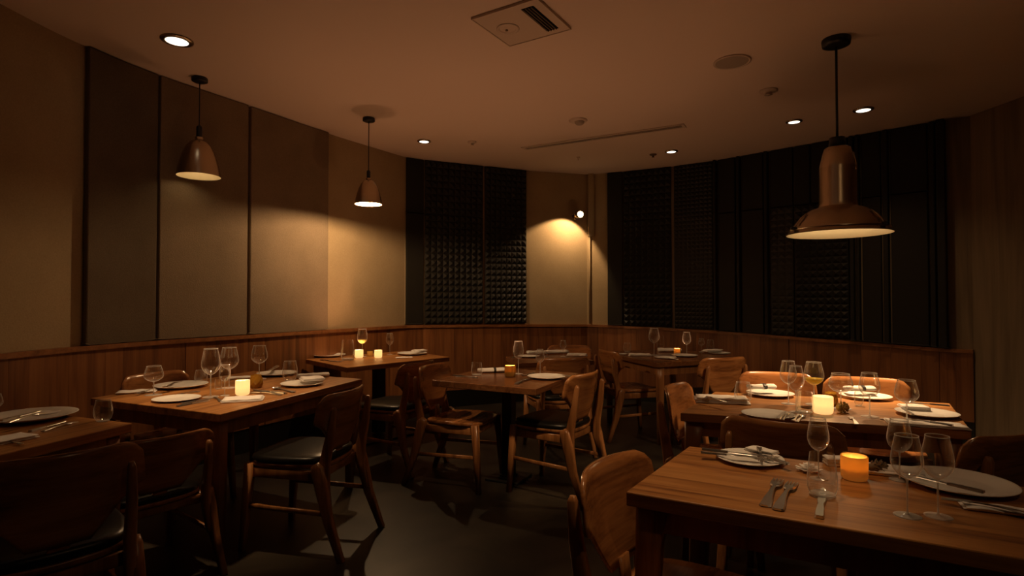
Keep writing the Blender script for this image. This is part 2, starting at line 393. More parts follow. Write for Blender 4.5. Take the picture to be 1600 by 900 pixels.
# upholstered / foam wall panels (things fixed to the wall)
def flat_panel(px0, px1, off0, off1, z0, z1, mat, label, name='acoustic_panel', gap=1.0, group=None):
    off0 += .008; a, b2 = wall_at(px0 + gap), wall_at(px1 - gap); mid = pt((a + b2) / 2)
    f0 = z0 if z0 else (lambda s: rail_z(s) + 0.012)
    o = strip(MB(), run(a, b2), off0, off1, f0, z1).build(name, M[mat])
    o.data.transform(Matrix.Translation((-mid.x, -mid.y, 0))); o.location = (mid.x, mid.y, 0)
    bevel(o, 0.008 if off1 - off0 > .02 else .003, 2)
    return tag(o, label, 'wall panel', group)
def pyramid_panel(px0, px1, off, z0, z1, label, cell=0.075, hgt=0.034, group=None, ridge=False):
    a, b2 = wall_at(px0 + 1), wall_at(px1 - 1); mid = pt((a + b2) / 2)
    zb = z0 if z0 else rail_z((a + b2) / 2) + 0.012
    p0, p1 = pt(a), pt(b2); Ln = (p1 - p0).length; t = (p1 - p0) / Ln; n = Vector((t.y, -t.x))
    nc = max(1, round(Ln / cell)); nr = max(1, round((z1 - zb) / cell)); mb = MB()
    def P(u, z, d): q = p0 + t * (Ln * u) + n * (off + d); return (q.x, q.y, z)
    for r in range(nr):
        za, zc = zb + (z1-zb)*r/nr, zb + (z1-zb)*(r+1)/nr
        for c in range(nc):
            u0, u1 = c/nc, (c+1)/nc
            mb.add([P(u0, za, .01), P(u1, za, .01), P(u1, zc, .01), P(u0, zc, .01), P((u0+u1)/2, (za+zc)/2, .01 + hgt)],
                   [(0, 1, 4), (1, 2, 4), (2, 3, 4), (3, 0, 4)])
    # backing
    mb.add([P(0, zb, .005 - off), P(1, zb, .005 - off), P(1, z1, .005 - off), P(0, z1, .005 - off), P(0, zb, .01), P(1, zb, .01), P(1, z1, .01), P(0, z1, .01)],
           [(0, 1, 5, 4), (1, 2, 6, 5), (2, 3, 7, 6), (3, 0, 4, 7)])
    o = mb.build('foam_panel', M['foam'])
    o.data.transform(Matrix.Translation((-mid.x, -mid.y, 0))); o.location = (mid.x, mid.y, 0)
    return tag(o, label, 'foam panel', group)
ZS, ZT = 2.31, H - 0.004
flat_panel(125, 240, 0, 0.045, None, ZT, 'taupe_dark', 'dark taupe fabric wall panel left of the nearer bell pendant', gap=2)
flat_panel(240, 383, 0, 0.045, None, ZT, 'taupe', 'taupe fabric wall panel directly behind the nearer bell pendant', gap=2.2)
flat_panel(383, 510, 0, 0.045, None, ZT, 'taupe', 'taupe fabric wall panel lit by a lamp between the two bell pendants', gap=2.2)
flat_panel(632, 661, 0, 0.03, None, ZS - .006, 'foam_flat', 'narrow smooth charcoal panel, lower half, beside the pale wall behind the farther bell pendant', gap=.8)
flat_panel(632, 661, 0, 0.03, ZS, ZT, 'foam_flat', 'narrow smooth charcoal panel, upper half, beside the pale wall behind the farther bell pendant', gap=.8)
pyramid_panel(662, 754, 0.02, None, ZS - .006, 'large lower charcoal pyramid foam panel on the back wall')
pyramid_panel(662, 754, 0.02, ZS, ZT, 'upper charcoal pyramid foam panel on the back wall above the larger one')
pyramid_panel(756, 822, 0.02, None, ZT, 'tall undivided charcoal pyramid foam panel beside the spotlit pale wall')
flat_panel(950, 974, 0, 0.05, None, ZT, 'foam_flat', 'narrow smooth charcoal strip panel just right of the spotlit corner', gap=.5)
pyramid_panel(975, 1051, 0.02, None, ZS - .006, 'lower charcoal pyramid foam panel above the far right corner table')
pyramid_panel(975, 1051, 0.02, ZS, ZT, 'upper charcoal pyramid foam panel high above the far right corner table')
pyramid_panel(1054, 1116, 0.02, None, ZS - .006, 'lower fine-patterned charcoal foam panel on the right wall, second from the corner', 0.05, 0.012)
pyramid_panel(1054, 1116, 0.02, ZS, ZT, 'upper fine-patterned charcoal foam panel on the right wall, second from the corner', 0.05, 0.018)
pyramid_panel(1206, 1243, 0.03, None, ZS - .006, 'narrow lower foam panel with shallow rows left of the pyramid panel behind the dome lamp', 0.07, 0.012)
flat_panel(1206, 1243, 0, 0.045, ZS, ZT, 'foam_flat', 'narrow upper smooth charcoal panel left of the dome lamp neck')
pyramid_panel(1244, 1329, 0.03, None, ZS - .006, 'charcoal pyramid foam panel on the right wall behind the dome lamp', 0.072, 0.03)
flat_panel(1244, 1270, 0, 0.045, ZS, ZT, 'foam_flat', 'upper smooth charcoal panel behind the left side of the dome lamp neck')
flat_panel(1271, 1329, 0, 0.05, ZS, ZT, 'foam_flat', 'upper smooth charcoal panel right behind the dome lamp neck')
for (a, b2, d, lab) in ((1125, 1152, .05, 'third'), (1162, 1196, .05, 'fourth'), (1350, 1380, .05, 'fifth'), (1395, 1453, .05, 'sixth and widest')):
    flat_panel(a, b2, 0, d, None, ZS - .004, 'foam_flat', f'lower smooth charcoal wall panel, {lab} broad one along the right wall', gap=.3)
    flat_panel(a, b2, 0, d, ZS, ZT, 'foam_flat', f'upper smooth charcoal wall panel, {lab} broad one along the right wall', gap=.3)
for (a, b2, d, w) in ((1117.5, 1122, .09, 'first'), (1155, 1160, .075, 'second'), (1198, 1204, .075, 'third'), (1331, 1338, .075, 'fourth'), (1341, 1347, .075, 'fifth'), (1383, 1392, .075, 'sixth'), (1456, 1465, .075, 'last')):
    flat_panel(a, b2, 0, d, None, ZT, 'foam_flat', f'slim charcoal upright rib, {w} along the right wall counting from the corner', 'panel_rib', .3, 'upright ribs of the right wall')
flat_panel(1468, 1482, 0, 0.10, None, ZT, 'foam_flat', 'thick charcoal end panel beside the bare wood wall at right', gap=.2)
# cable conduit running down the corner of the spotlit wall
c = pt(S[917] + 0.22) ; n = nrm(S[917] + .22)
root = empty('wall_conduit', (c.x + n.x*.03, c.y + n.y*.03, 0)); tag(root, 'slim painted conduit running down the corner beside the wall spotlight', 'conduit')
MB().box(-.035, .035, -.02, .025, 2.12, H).build('cover', M['beige'], root)
MB().tube([(-.02, 0, .975), (-.02, 0, 2.12)], [.011, .011], 8, (1, 0, 0)).build('pipe', M['beige'], root)

# ------------------------------------------------------------------ ceiling fittings
def spot(name, loc, power, angle, blend=0.6, col=WARM, radius=0.03, parent=None, rot=(0, 0, 0)):
    l = bpy.data.lights.new(name, 'SPOT'); l.energy = power; l.spot_size = R(angle); l.spot_blend = blend; l.color = col; l.shadow_soft_size = radius
    o = bpy.data.objects.new(name, l); COL.objects.link(o); o.location = loc; o.rotation_euler = rot
    if parent: o.parent = parent
    return o
def point(name, loc, power, col=WARM, radius=0.02, parent=None):
    l = bpy.data.lights.new(name, 'POINT'); l.energy = power; l.color = col; l.shadow_soft_size = radius
    o = bpy.data.objects.new(name, l); COL.objects.link(o); o.location = loc
    if parent: o.parent = parent
    return o
ring_me = MB().lathe([(.066, .002), (.066, -.012), (.078, -.014), (.095, -.008), (.096, .002)], 32).mesh('trim_ring'); ring_me.materials.append(M['brass'])
cone_me = MB().lathe([(.066, -.010), (.052, -.004), (.05, -.003)], 32, cap1=True).mesh('lens'); cone_me.materials.append(M['down'])
def downlight(x, y, k, power, label, angle=95, tilt=(0, 0, 0)):
    r = empty('downlight', (x, y, H)); r.scale = (k, k, 1); tag(r, label, 'ceiling light', 'recessed downlights')
    inst('trim_ring', ring_me, r); inst('lens', cone_me, r)
    spot('downlight_beam', (0, 0, -.02), power, angle, 0.9, WARM, 0.05, r, tilt)
    return r
downlight(-2.136, 3.60, 1.0, P_SPOT * .5, 'large recessed downlight at the left above the fabric panels', 44)
downlight(-0.918, 5.92, .75, P_SPOT * .5, 'recessed downlight right of the farther bell pendant')
downlight(1.78, 6.33, .75, P_SPOT * .2, 'recessed downlight above the far right corner table')
downlight(2.62, 5.26, .75, P_SPOT * .25, 'dim recessed downlight just left of the dome lamp cord')
downlight(3.06, 4.93, .85, P_SPOT * .9, 'recessed downlight just right of the dome lamp cord', 120)
# unseen downlights out of the picture, all but the first added for their light
downlight(0.50, 1.80, .85, P_SPOT * 2.7, 'recessed downlight above the nearest right-hand table', 52)
downlight(0.1, 2.4, .85, P_SPOT * 6.5, 'added unseen downlight in front of the square middle table', 36, (R(39), 0, 0))
downlight(-1.62, 2.85, .85, P_SPOT * 6.2, 'added unseen downlight above the candlelit left table', 46, (R(12), 0, 0))
downlight(-2.3, 2.1, .85, P_SPOT * .45, 'added unseen downlight above the table cut off at the left edge', 40)
downlight(1.3, 0.3, .85, P_SPOT * .5, 'added unseen downlight behind the camera', 150, (R(25), 0, 0))  # put in for highlights on the brass dome

# air diffuser panel
ac = empty('air_diffuser', (0.06, 3.37, H), R(-32)); tag(ac, 'square white air diffuser panel with a louvred slot in the ceiling', 'vent')
MB().box(-.215, .215, -.205, .205, -.012, .0).build('face_plate', M['white_plastic'], ac)
for (x0, x1, y0, y1) in ((-.222, .222, -.212, -.205), (-.222, .222, .205, .212), (-.222, -.215, -.205, .205), (.215, .222, -.205, .205)):
    MB().box(x0, x1, y0, y1, -.016, 0).build('edge_strip', M['white_plastic'], ac)
MB().lathe([(.07, -.012), (.07, -.016), (.06, -.017), (.052, -.014), (.05, -.012)], 32, (-.10, .0, 0)).build('round_cover', M['white_plastic'], ac)
MB().lathe([(.008, -.012), (.008, -.018), (.0, -.018)], 12, (-.115, .01, 0)).build('screw', M['pine'], ac)
MB().box(.085, .165, -.155, .155, -.0135, -.0125).build('slot', M['void'], ac)
for i in range(4):
    MB().box(.094 + i*.018, .099 + i*.018, -.155, .155, -.019, -.0136).build('louvre', M['pine'], ac)
sp = empty('ceiling_speaker', (1.53, 3.93, H)); tag(sp, 'round flush ceiling speaker with a dull grille', 'speaker')
MB().lathe([(.11, 0), (.123, -.002), (.124, -.008), (.112, -.010), (.108, -.006)], 40).build('rim', M['white_plastic'], sp)
MB().lathe([(.108, -.006), (.05, -.009), (.0005, -.010)], 40).build('grille', M['grille'], sp)
eb = empty('ceiling_detector', (0.61, 5.23, H)); tag(eb, 'round white detector with a domed centre above the linear slot', 'detector')
MB().lathe([(.085, 0), (.085, -.008), (.07, -.016), (.05, -.018)], 32, cap1=True).build('base', M['white_plastic'], eb)
MB().lathe([(.046, -.017), (.042, -.034), (.028, -.046), (.0005, -.050)], 24, (.012, -.01, 0)).build('dome', M['grille'], eb)
for (x, y, r, lab, mt) in ((-.42, 5.95, .045, 'small flat sprinkler cap right of the back downlight', 'white_plastic'), (1.61, 6.47, .04, 'small dark sprinkler head beside the downlight over the far right table', 'pine'),
        (2.03, 4.48, .07, 'small white sprinkler rose left of the dome lamp cord', 'white_plastic'), (.77, 6.6, .02, 'tiny white sprinkler cap near the back corner', 'white_plastic')):
    o = MB().lathe([(r, 0), (r, -.008), (r*.75, -.014), (r*.35, -.016), (r*.3, -.03), (r*.45, -.034), (.0005, -.036)], 20).build('sprinkler', M[mt], None, (x, y, H)); tag(o, lab, 'sprinkler')
a = Vector((.126, 6.22)); b2 = Vector((1.644, 5.38)); d = b2 - a
ls = empty('linear_diffuser', ((a.x+b2.x)/2, (a.y+b2.y)/2, H), math.atan2(d.y, d.x)); tag(ls, 'long linear slot diffuser set in the ceiling', 'vent')
hl = d.length/2
for y0, y1, nm in ((-.06, -.028, 'flange'), (.028, .06, 'flange'), (-.004, .004, 'divider')):
    MB().box(-hl, hl, y0, y1, -.008, 0).build(nm, M['white_plastic'], ls)
for x0 in (-hl, hl - .03): MB().box(x0, x0 + .03, -.06, .06, -.009, 0).build('end_plate', M['white_plastic'], ls)
MB().box(-hl + .03, hl - .03, -.028, .028, -.003, -.0005).build('slot', M['void'], ls)

# wall spotlight
s_l = wall_at(899); c = pt(s_l); n = nrm(s_l); zc = EYE + (467 - 337) * c.y / FPX
wl = empty('wall_spotlight', (c.x, c.y, zc)); wl.rotation_euler = (0, 0, math.atan2(n.y, n.x) + R(90))
tag(wl, 'small round adjustable spotlight on the pale corner wall', 'wall light')
MB().tube([(0, 0, 0), (0, -.02, 0)], [.05, .05], 24, (1, 0, 0)).build('wall_plate', M['brass'], wl)
MB().tube([(0, -.02, 0), (0, -.09, .0)], [.012, .012], 12, (1, 0, 0)).build('arm', M['brass'], wl)
MB().lathe([(.03, .05), (.055, .035), (.066, .0), (.06, -.03), (.052, -.04)], 28, (.0, -.13, 0), cap0=True).build('housing', M['brass'], wl)
ln_ = MB().lathe([(.042, 0), (.036, .018), (.02, .03), (.0005, .034)], 24).build('lens', M['bulb'], wl); ln_.location = (0, -.175, -.004); ln_.rotation_euler = (R(90), 0, 0)
wb = spot('wall_beam', (-.10, -.26, -.03), P_WALL, 112, 0.3, WARM, .015, wl); wb.rotation_mode = 'QUATERNION'; wb.rotation_quaternion = Vector((-.10, .26, -.44)).to_track_quat('-Z', 'Y')

# pendant lamps
def bell_pendant(x, y, rim, rad, power, depth, label):
    r = empty('bell_pendant', (x, y, rim)); tag(r, label, 'pendant lamp', 'bell pendants'); k = rad / .122
    prof = [(.026, .220), (.036, .217), (.052, .206), (.070, .182), (.088, .143), (.102, .098), (.114, .050), (.122, 0)]
    prof = [(a*k, z*k) for a, z in prof]
    MB().lathe(prof, 48, cap0=True).build('shade', M['brass'], r)
    MB().lathe([(a - .002, z - .001*(i < 7)) for i, (a, z) in enumerate(prof)][::-1], 48, cap1=True).build('shade_lining', M['shade_in'], r)
    MB().lathe([(.021*k, .218*k), (.024*k, .235*k), (.022*k, .240*k)], 24, cap1=True).build('collar', M['brass'], r)
    MB().lathe([(.016*k, .238*k), (.017*k, .30*k), (.009*k, .312*k)], 24, cap1=True).build('socket', M['black'], r)
    MB().tube([(0, 0, .30*k), (0, 0, H - rim - .02)], [.004, .004], 8).build('cord', M['black'], r)
    MB().lathe([(.052, 0), (.055, -.006), (.055, -.028), (.045, -.034), (.004, -.036)], 32, (0, 0, H - rim)).build('canopy', M['black'], r)
    MB().lathe([(.012, .16*k), (.020, .12*k), (.030*k, .075*k), (.030*k, .055*k), (.02*k, .038*k), (.0005, .034*k)], 20).build('bulb', M['bulb'], r)
    point('bell_light', (0, 0, depth*k), power, WARM, .018, r)
    return r
bell_pendant(-2.33, 4.22, EYE + 192*4.22/FPX, .149, P_BELL*.42, .055, 'nearer brushed metal bell pendant in front of the taupe panels')
bell_pendant(-1.307, 5.17, EYE + 148*5.17/FPX, .122, P_BELL, .022, 'farther brushed metal bell pendant over the far left table')
def dome_pendant(x, y):
    r = empty('dome_pendant', (x, y, 0)); tag(r, 'large industrial brushed metal dome pendant with a tall neck at right', 'pendant lamp')
    z = lambda py: EYE + (467 - py) * y / FPX
    zr = z(365)
    prof = [(.09, z(321)), (.106, z(322)), (.118, z(322) - .008), (.165, z(328)), (.215, z(338)), (.255, z(350)), (.272, z(357)), (.276, z(358)), (.292, zr + .006), (.300, zr)]
    MB().lathe(prof, 64).build('dome', M['brass'], r)
    MB().lathe([(max(a - .004, .01), q - .004) for a, q in prof][::-1], 64).build('dome_lining', M['dome_in'], r)
    MB().lathe([(.112, z(323)), (.106, z(317)), (.104, z(262)), (.102, z(258)), (.085, z(240)), (.074, z(231)), (.06, z(229)), (.02, z(229))], 48).build('neck', M['brass'], r)
    for a0 in (R(-45),):
        MB().tube([(.106*math.cos(a0), .106*math.sin(a0), z(268)), (.106*math.cos(a0), .106*math.sin(a0), z(260)), (.09*math.cos(a0), .09*math.sin(a0), z(240))], [(.003, .008)]*3, 6, (0, 0, 1) if 0 else (math.cos(a0), math.sin(a0), 0)).build('neck_strap', M['brass'], r)
    MB().lathe([(.275, z(355)), (.280, z(356)), (.284, z(359)), (.281, z(361))], 64).build('band', M['brass'], r)
    for a0 in (R(-62), R(183)):
        cx, sy = math.cos(a0), math.sin(a0)
        lt = MB().tube([(.205*cx, .205*sy, z(334)), (.240*cx, .240*sy, z(341)), (.268*cx, .268*sy, z(350)), (.284*cx, .284*sy, z(356))], [(.010, .004), (.012, .004), (.009, .004), (.012, .006)], 8, (-sy, cx, 0)).build('latch', M['brass'], r)
        MB().lathe([(.016, -.008), (.016, .008), (.008, .010), (.0005, .010)], 16, (.290*cx, .290*sy, z(357))).build('bolt', M['black'], lt)
    MB().tube([(0, 0, z(231)), (0, 0, z(214))], [(.05, .05), (.044, .044)], 16).build('neck_cap', M['black'], r)
    MB().tube([(0, 0, z(214)), (0, 0, H - .03)], [.0075, .0075], 8).build('cord', M['black'], r)
    MB().lathe([(.082, 0), (.084, -.008), (.080, -.040), (.06, -.046), (.006, -.048)], 36, (0, 0, H)).build('canopy', M['black'], r)
    MB().lathe([(.03, zr + .20), (.05, zr + .16), (.062, zr + .11), (.055, zr + .065), (.03, zr + .045), (.0005, zr + .04)], 24).build('bulb', M['bulb_big'], r)
    spot('dome_light', (0, 0, zr + .035), P_DOME * 4.2, 135, 1.0, WARM, .05, r)
dome_pendant(2.06, 3.59)

# ------------------------------------------------------------------ tables
TH = 0.735
def corner(px, py): p = at_height(px, py, TH); return Vector((p.x, p.y))
def table(name, N_, R_, L_, label, style='legs', mat='table', thick=0.042, inset=0.03):
    """N near corner, R and L its neighbours (world xy); far corner completes the parallelogram"""
    F_ = R_ + L_ - N_; c = (N_ + R_ + L_ + F_) / 4
    u = R_ - N_; rz = math.atan2(u.y, u.x)
    if (L_ - N_).length > u.length: w = L_ - N_; rz = math.atan2(w.y, w.x)
    r = empty(name, (c.x, c.y, 0), rz); tag(r, label, 'table')
    rot = Matrix.Rotation(-rz, 2)
    q = [rot @ (p - c) for p in (N_, R_, F_, L_)]
    area = sum(q[i].x*q[(i+1) % 4].y - q[(i+1) % 4].x*q[i].y for i in range(4))
    if area < 0: q = q[::-1]
    o = MB().prism(q, TH - thick, TH).build('tabletop', M[mat], r); bevel(o, .004, 2)
    ins = lambda p, d: p - Vector((math.copysign(d, p.x), math.copysign(d, p.y)))
    if style == 'pedestal':
        MB().box(-.038, .038, -.038, .038, .03, TH - thick).build('column', M['black'], r)
        b_ = MB().box(-.13, .13, -.13, .13, 0, .018).build('base_plate', M['black'], r); bevel(b_, .006, 2)
        MB().box(-.22, .22, -.05, .05, TH - thick - .012, TH - thick).build('mount_plate', M['black'], r)
        MB().box(-.05, .05, -.05, .05, .018, .03).build('column_foot', M['black'], r)
    elif style == 'skirt':
        MB().box(-.045, .045, -.045, .045, .03, TH - thick).build('column', M['black'], r)
        b_ = MB().box(-.30, .30, -.24, .24, 0, .018).build('base_plate', M['black'], r); bevel(b_, .006, 2)
        MB().box(-.24, .24, -.06, .06, TH - thick - .05, TH - thick).build('mount_beam', M['black'], r)
    else:
        lw = .03 if style == 'legs' else .036
        for p in q:
            t = ins(p, inset + lw); ft = t if style == 'legs' else t + Vector((math.copysign(.035, p.x), math.copysign(.02, p.y)))
            l = MB().tube([(ft.x, ft.y, 0), ((t.x*2+ft.x)/3, (t.y*2+ft.y)/3, TH - thick - .12), (t.x, t.y, TH - thick)],
                          [(lw*.75, lw*.75), (lw, lw), (lw*(1.0 if style == 'legs' else 1.35), lw)], 8, (1, 0, 0), 4.0).build('leg', M['leg'], r)
        e = [ins(p, inset + .012) for p in q]
        for i in range(4):
            a_, b_ = e[i], e[(i+1) % 4]; d_ = (b_ - a_).normalized(); nn = Vector((-d_.y, d_.x)) * .022
            o = MB().prism([a_, b_, b_ + nn, a_ + nn], TH - thick - .075, TH - thick).build('apron', M['leg'], r)
    return r
V = lambda x, y: Vector((x, y))
table('dining_table', V(-1.357, 4.70), V(-.607, 5.56), V(-1.935, 5.35), 'wooden table with a black pedestal under the farther bell pendant', 'skirt')
table('dining_table', corner(344, 647), corner(566, 592), corner(141, 622), 'four-seat oak table with a glowing white candle along the left wall')
table('dining_table', V(.04, 5.0), V(.755, 5.24), V(-.06, 5.60), 'small dark table at the back wall beyond the square middle table', 'pedestal', 'table_dark')
table('dining_table', corner(837, 608), corner(905, 583), corner(675, 594), 'square dark brown table standing alone in the middle of the room', 'pedestal', 'table_dark')
table('dining_table', V(1.283, 5.03), V(2.18, 5.46), V(.958, 6.09), 'dark table in the far right corner with a small amber candle', 'legs', 'table_dark')
table('dining_table', corner(1063, 645), corner(1518, 673), corner(1117, 612), 'oak table with a bright white candle left below the dome pendant', 'splay')
TA, TB = corner(978, 768), corner(1077, 697)
table('dining_table', TA, TA + V(.79, -.436)*1.55, TB, 'nearest oak table at the lower right with an amber candle', 'splay')
T8c = corner(207, 661); table('dining_table', T8c, T8c + V(-.24, -.97)*1.15, T8c + V(-.76, .30), 'oak table with a stemless glass cut off at the left edge')

# ------------------------------------------------------------------ chairs
def superell(a, b_, n, e=4.5):
    out = []
    for i in range(n):
        t = 2*math.pi*i/n; c, s = math.cos(t), math.sin(t)
        out.append((math.copysign(abs(c)**(2/e), c)*a, math.copysign(abs(s)**(2/e), s)*b_))
    return out
def ringed(mb, rings):
    """stack of outlines (list of 3d point lists) closed at both ends"""
    n = len(rings[0]); vs = [p for r_ in rings for p in r_]; fs = []
    for k in range(len(rings)-1):
        for i in range(n):
            j = (i+1) % n; fs.append((k*n+i, k*n+j, (k+1)*n+j, (k+1)*n+i))
    fs += [tuple(range(n))[::-1], tuple(range((len(rings)-1)*n, len(rings)*n))]
    return mb.add(vs, fs, True)
def seat_mesh(pad):
    o = superell(.225, .215, 36); sc = lambda k, z, dy=0: [(x*k*(1 - .12*(y < 0)*min(1, -y/.215)), y*k + dy, z + .018*(y/.215)**2*(y > 0)*0 + (.012*(x/.225)**2 - .006 if not pad else 0)) for x, y in o]
    mb = MB()
    if pad: ringed(mb, [sc(.97, .452), sc(1.0, .462), sc(1.01, .475), sc(.99, .487), sc(.92, .495), sc(.7, .499), sc(.3, .500)])
    else: ringed(mb, [sc(.97, .432), sc(1.0, .440), sc(1.0, .452), sc(.985, .458), sc(.8, .456), sc(.4, .452)])
    return mb
def back_mesh():
    ns, ntv = 18, 12; F = []; B = []
    for j in range(ntv+1):
        t = j/ntv
        hw = .085 + .155*min(1, (t/.62))**1.1 if t < .62 else .240 - .012*((t-.62)/.38)**2
        for i in range(ns+1):
            s = -1 + 2*i/ns; x = s*hw
            corner_r = max(0, (abs(x) - .165)/.075)
            top = .815 - .060*corner_r**2.2
            z = .505 + (top - .505)*t
            y = -.205 - .075*t + .075*(x/.24)**2*(.4 + .6*t)
            F.append((x, y, z)); B.append((x, y - .013, z + .001))
    vs = F + B; n1 = ns+1; off = len(F); fs = []
    for j in range(ntv):
        for i in range(ns):
            a_ = j*n1+i
            fs += [(a_, a_+n1, a_+n1+1, a_+1), (off+a_, off+a_+1, off+a_+n1+1, off+a_+n1)]
    edge = [i for i in range(n1)] + [j*n1+ns for j in range(1, ntv+1)] + [ntv*n1+i for i in range(ns-1, -1, -1)] + [j*n1 for j in range(ntv-1, 0, -1)]
    for k in range(len(edge)):
        a_, b_ = edge[k], edge[(k+1) % len(edge)]; fs.append((a_, b_, off+b_, off+a_))
    return MB().add(vs, fs, True)
def make_chair(pad):
    r = empty('dining_chair')
    if pad:
        seat_mesh(False).build('seat', M['chair'], r); seat_mesh(True).build('seat_pad', M[pad], r)
    else: seat_mesh(False).build('seat', M['chair_back'], r)
    back_mesh().build('backrest', M['chair_back'], r)
    for s in (-1, 1):
        MB().tube([(s*.226, -.345, 0), (s*.219, -.268, .20), (s*.214, -.226, .37), (s*.212, -.205, .445), (s*.212, -.19, .468)],
                  [(.014, .017), (.018, .025), (.020, .034), (.020, .034), (.017, .020)], 8, (1, 0, 0), 2.6).build('rear_leg', M['chair'], r)
        MB().tube([(s*.196, -.262, .23), (s*.192, -.232, .36), (s*.190, -.232, .47), (s*.188, -.262, .62), (s*.184, -.277, .735), (s*.182, -.277, .752)],
                  [(.012, .012), (.016, .025), (.017, .027), (.015, .021), (.012, .015), (.007, .008)], 8, (1, 0, 0), 2.4).build('back_post', M['chair'], r)
        MB().tube([(s*.214, .225, 0), (s*.207, .205, .25), (s*.200, .190, .45)], [(.015, .015), (.020, .021), (.024, .024)], 8, (1, 0, 0), 3).build('front_leg', M['chair'], r)
        MB().tube([(s*.196, -.20, .405), (s*.196, .19, .405)], [(.011, .026)]*2, 8, (1, 0, 0), 4).build('side_rail', M['chair'], r)
        MB().tube([(s*.215, -.262, .225), (s*.208, .205, .235)], [(.008, .012)]*2, 8, (1, 0, 0), 3).build('stretcher', M['chair'], r)
    MB().tube([(-.19, .185, .405), (.19, .185, .405)], [(.024, .011)]*2, 8, (0, 0, 1), 4).build('front_rail', M['chair'], r)
    MB().tube([(-.18, -.19, .405), (.18, -.19, .405)], [(.024, .011)]*2, 8, (0, 0, 1), 4).build('rear_rail', M['chair'], r)
    MB().tube([(0, -.195, .43), (0, -.207, .53)], [(.03, .007)]*2, 8, (1, 0, 0), 3).build('back_support', M['chair'], r)
    return r
protos = {'leather': None, 'wood': None}
def chair(bx, by, fx, fy, kind, label, sz=1.0):
    """bx,by: middle of the backrest; fx,fy: the way the chair faces"""
    f = Vector((fx, fy)).normalized()
    o = copy_tree(protos[kind]) if protos[kind] else None
    if o is None:
        o = make_chair('leather' if kind == 'leather' else None); protos[kind] = o
    o.location = (bx + f.x*.26, by + f.y*.26, 0); o.rotation_euler = (0, 0, math.atan2(f.y, f.x) - R(90)); o.scale = (1, 1, sz)
    tag(o, label, 'chair', 'wooden dining chairs')
chair(-.875, 3.07, -.98, .22, 'leather', 'wooden chair with a black leather seat on the aisle side of the candlelit left table')
chair(-.60, 4.19, .936, -.35, 'wood', 'chair with a bare wooden seat left of the square middle table')
chair(-.70, 4.40, -.88, .46, 'leather', 'chair standing back to back behind the bare-seated middle chair')
chair(.50, 3.77, -.83, .56, 'leather', 'black-seated wooden chair at the right side of the square middle table')
chair(.44, 4.70, -.25, .97, 'leather', 'chair on the near side of the small back wall table')
chair(.60, 5.98, -.12, -1, 'wood', 'chair between the small back table and the back wall')
chair(.89, 5.42, .96, .29, 'wood', 'chair at the left end of the far right corner table')
chair(1.78, 4.75, -.30, .95, 'leather', 'chair with its back turned on the near side of the far right corner table')
chair(.905, 3.21, .85, -.53, 'wood', 'chair at the left end of the table under the dome pendant')
chair(1.06, 2.28, .57, .82, 'wood', 'chair with a broad back on the near side of the dome pendant table')
chair(1.74, 3.77, -.36, -.93, 'wood', 'chair at the far left side of the dome pendant table facing the camera')
chair(2.17, 3.52, -.36, -.93, 'wood', 'chair at the far right side of the dome pendant table facing the camera')
chair(1.82, 2.07, -.36, .93, 'leather', 'dark chair at the right near corner of the dome pendant table')
chair(.30, 1.80, .80, -.60, 'wood', 'chair nearest the camera at the left end of the nearest right-hand table', .97)
chair(-2.36, 3.75, .93, -.37, 'wood', 'chair between the left wall and the candlelit left table')
chair(-1.42, 1.81, -.72, .69, 'leather', 'dark chair on the aisle side of the table cut off at the left edge')
chair(-1.56, 2.58, -.80, .60, 'leather', 'low dark chair tucked between the two tables along the left wall', .84)

# ------------------------------------------------------------------ things on the tables
def on(px, py, z=TH): return at_height(px, py, z)
def mesh_of(mb, name, mat): me = mb.mesh(name); me.materials.append(M[mat]); return me
# unit-height stemware: (bowl, stem, foot) share the same meshes everywhere
W_BOWL = mesh_of(MB().lathe([(.012, .455), (.05, .468), (.10, .505), (.145, .565), (.168, .63), (.172, .68), (.165, .76), (.148, .86), (.128, .965), (.1255, .985), (.124, 1.0)], 36), 'bowl', 'glass')
W_STEM = mesh_of(MB().lathe([(.028, .012), (.014, .035), (.0105, .10), (.0105, .36), (.013, .43), (.022, .462)], 14), 'stem', 'glass_solid')
W_FOOT = mesh_of(MB().lathe([(.148, .0), (.150, .004), (.12, .008), (.06, .014), (.028, .020)], 36, cap0=True), 'foot', 'glass_solid')
W_RIM = mesh_of(MB().lathe([(.1265, .988), (.1265, 1.0), (.1235, 1.0), (.1235, .988)], 36), 'rim', 'glass_solid')
W_WINE = mesh_of(MB().lathe([(.012, .458), (.048, .471), (.098, .508), (.142, .568), (.160, .612), (.0005, .612)], 32), 'wine', 'wine')
T_BODY = mesh_of(MB().lathe([(.0005, .035), (.20, .03), (.27, .06), (.345, .18), (.385, .34), (.392, .46), (.375, .62), (.335, .82), (.298, 1.0)], 36), 'body', 'glass')
T_BASE = mesh_of(MB().lathe([(.0005, .0), (.22, .0), (.26, .02), (.20, .034)], 36), 'base', 'glass_solid')
T_RIM = mesh_of(MB().lathe([(.301, .985), (.300, 1.0), (.293, 1.0), (.294, .985)], 36), 'rim', 'glass_solid')
H_BODY = mesh_of(MB().lathe([(.0005, .06), (.22, .055), (.270, .10), (.300, .22), (.300, .40), (.275, .70), (.245, 1.0)], 36), 'body', 'glass')
H_BASE = mesh_of(MB().lathe([(.0005, .0), (.205, .0), (.258, .04), (.252, .07), (.0005, .056)], 36), 'base', 'glass_solid')
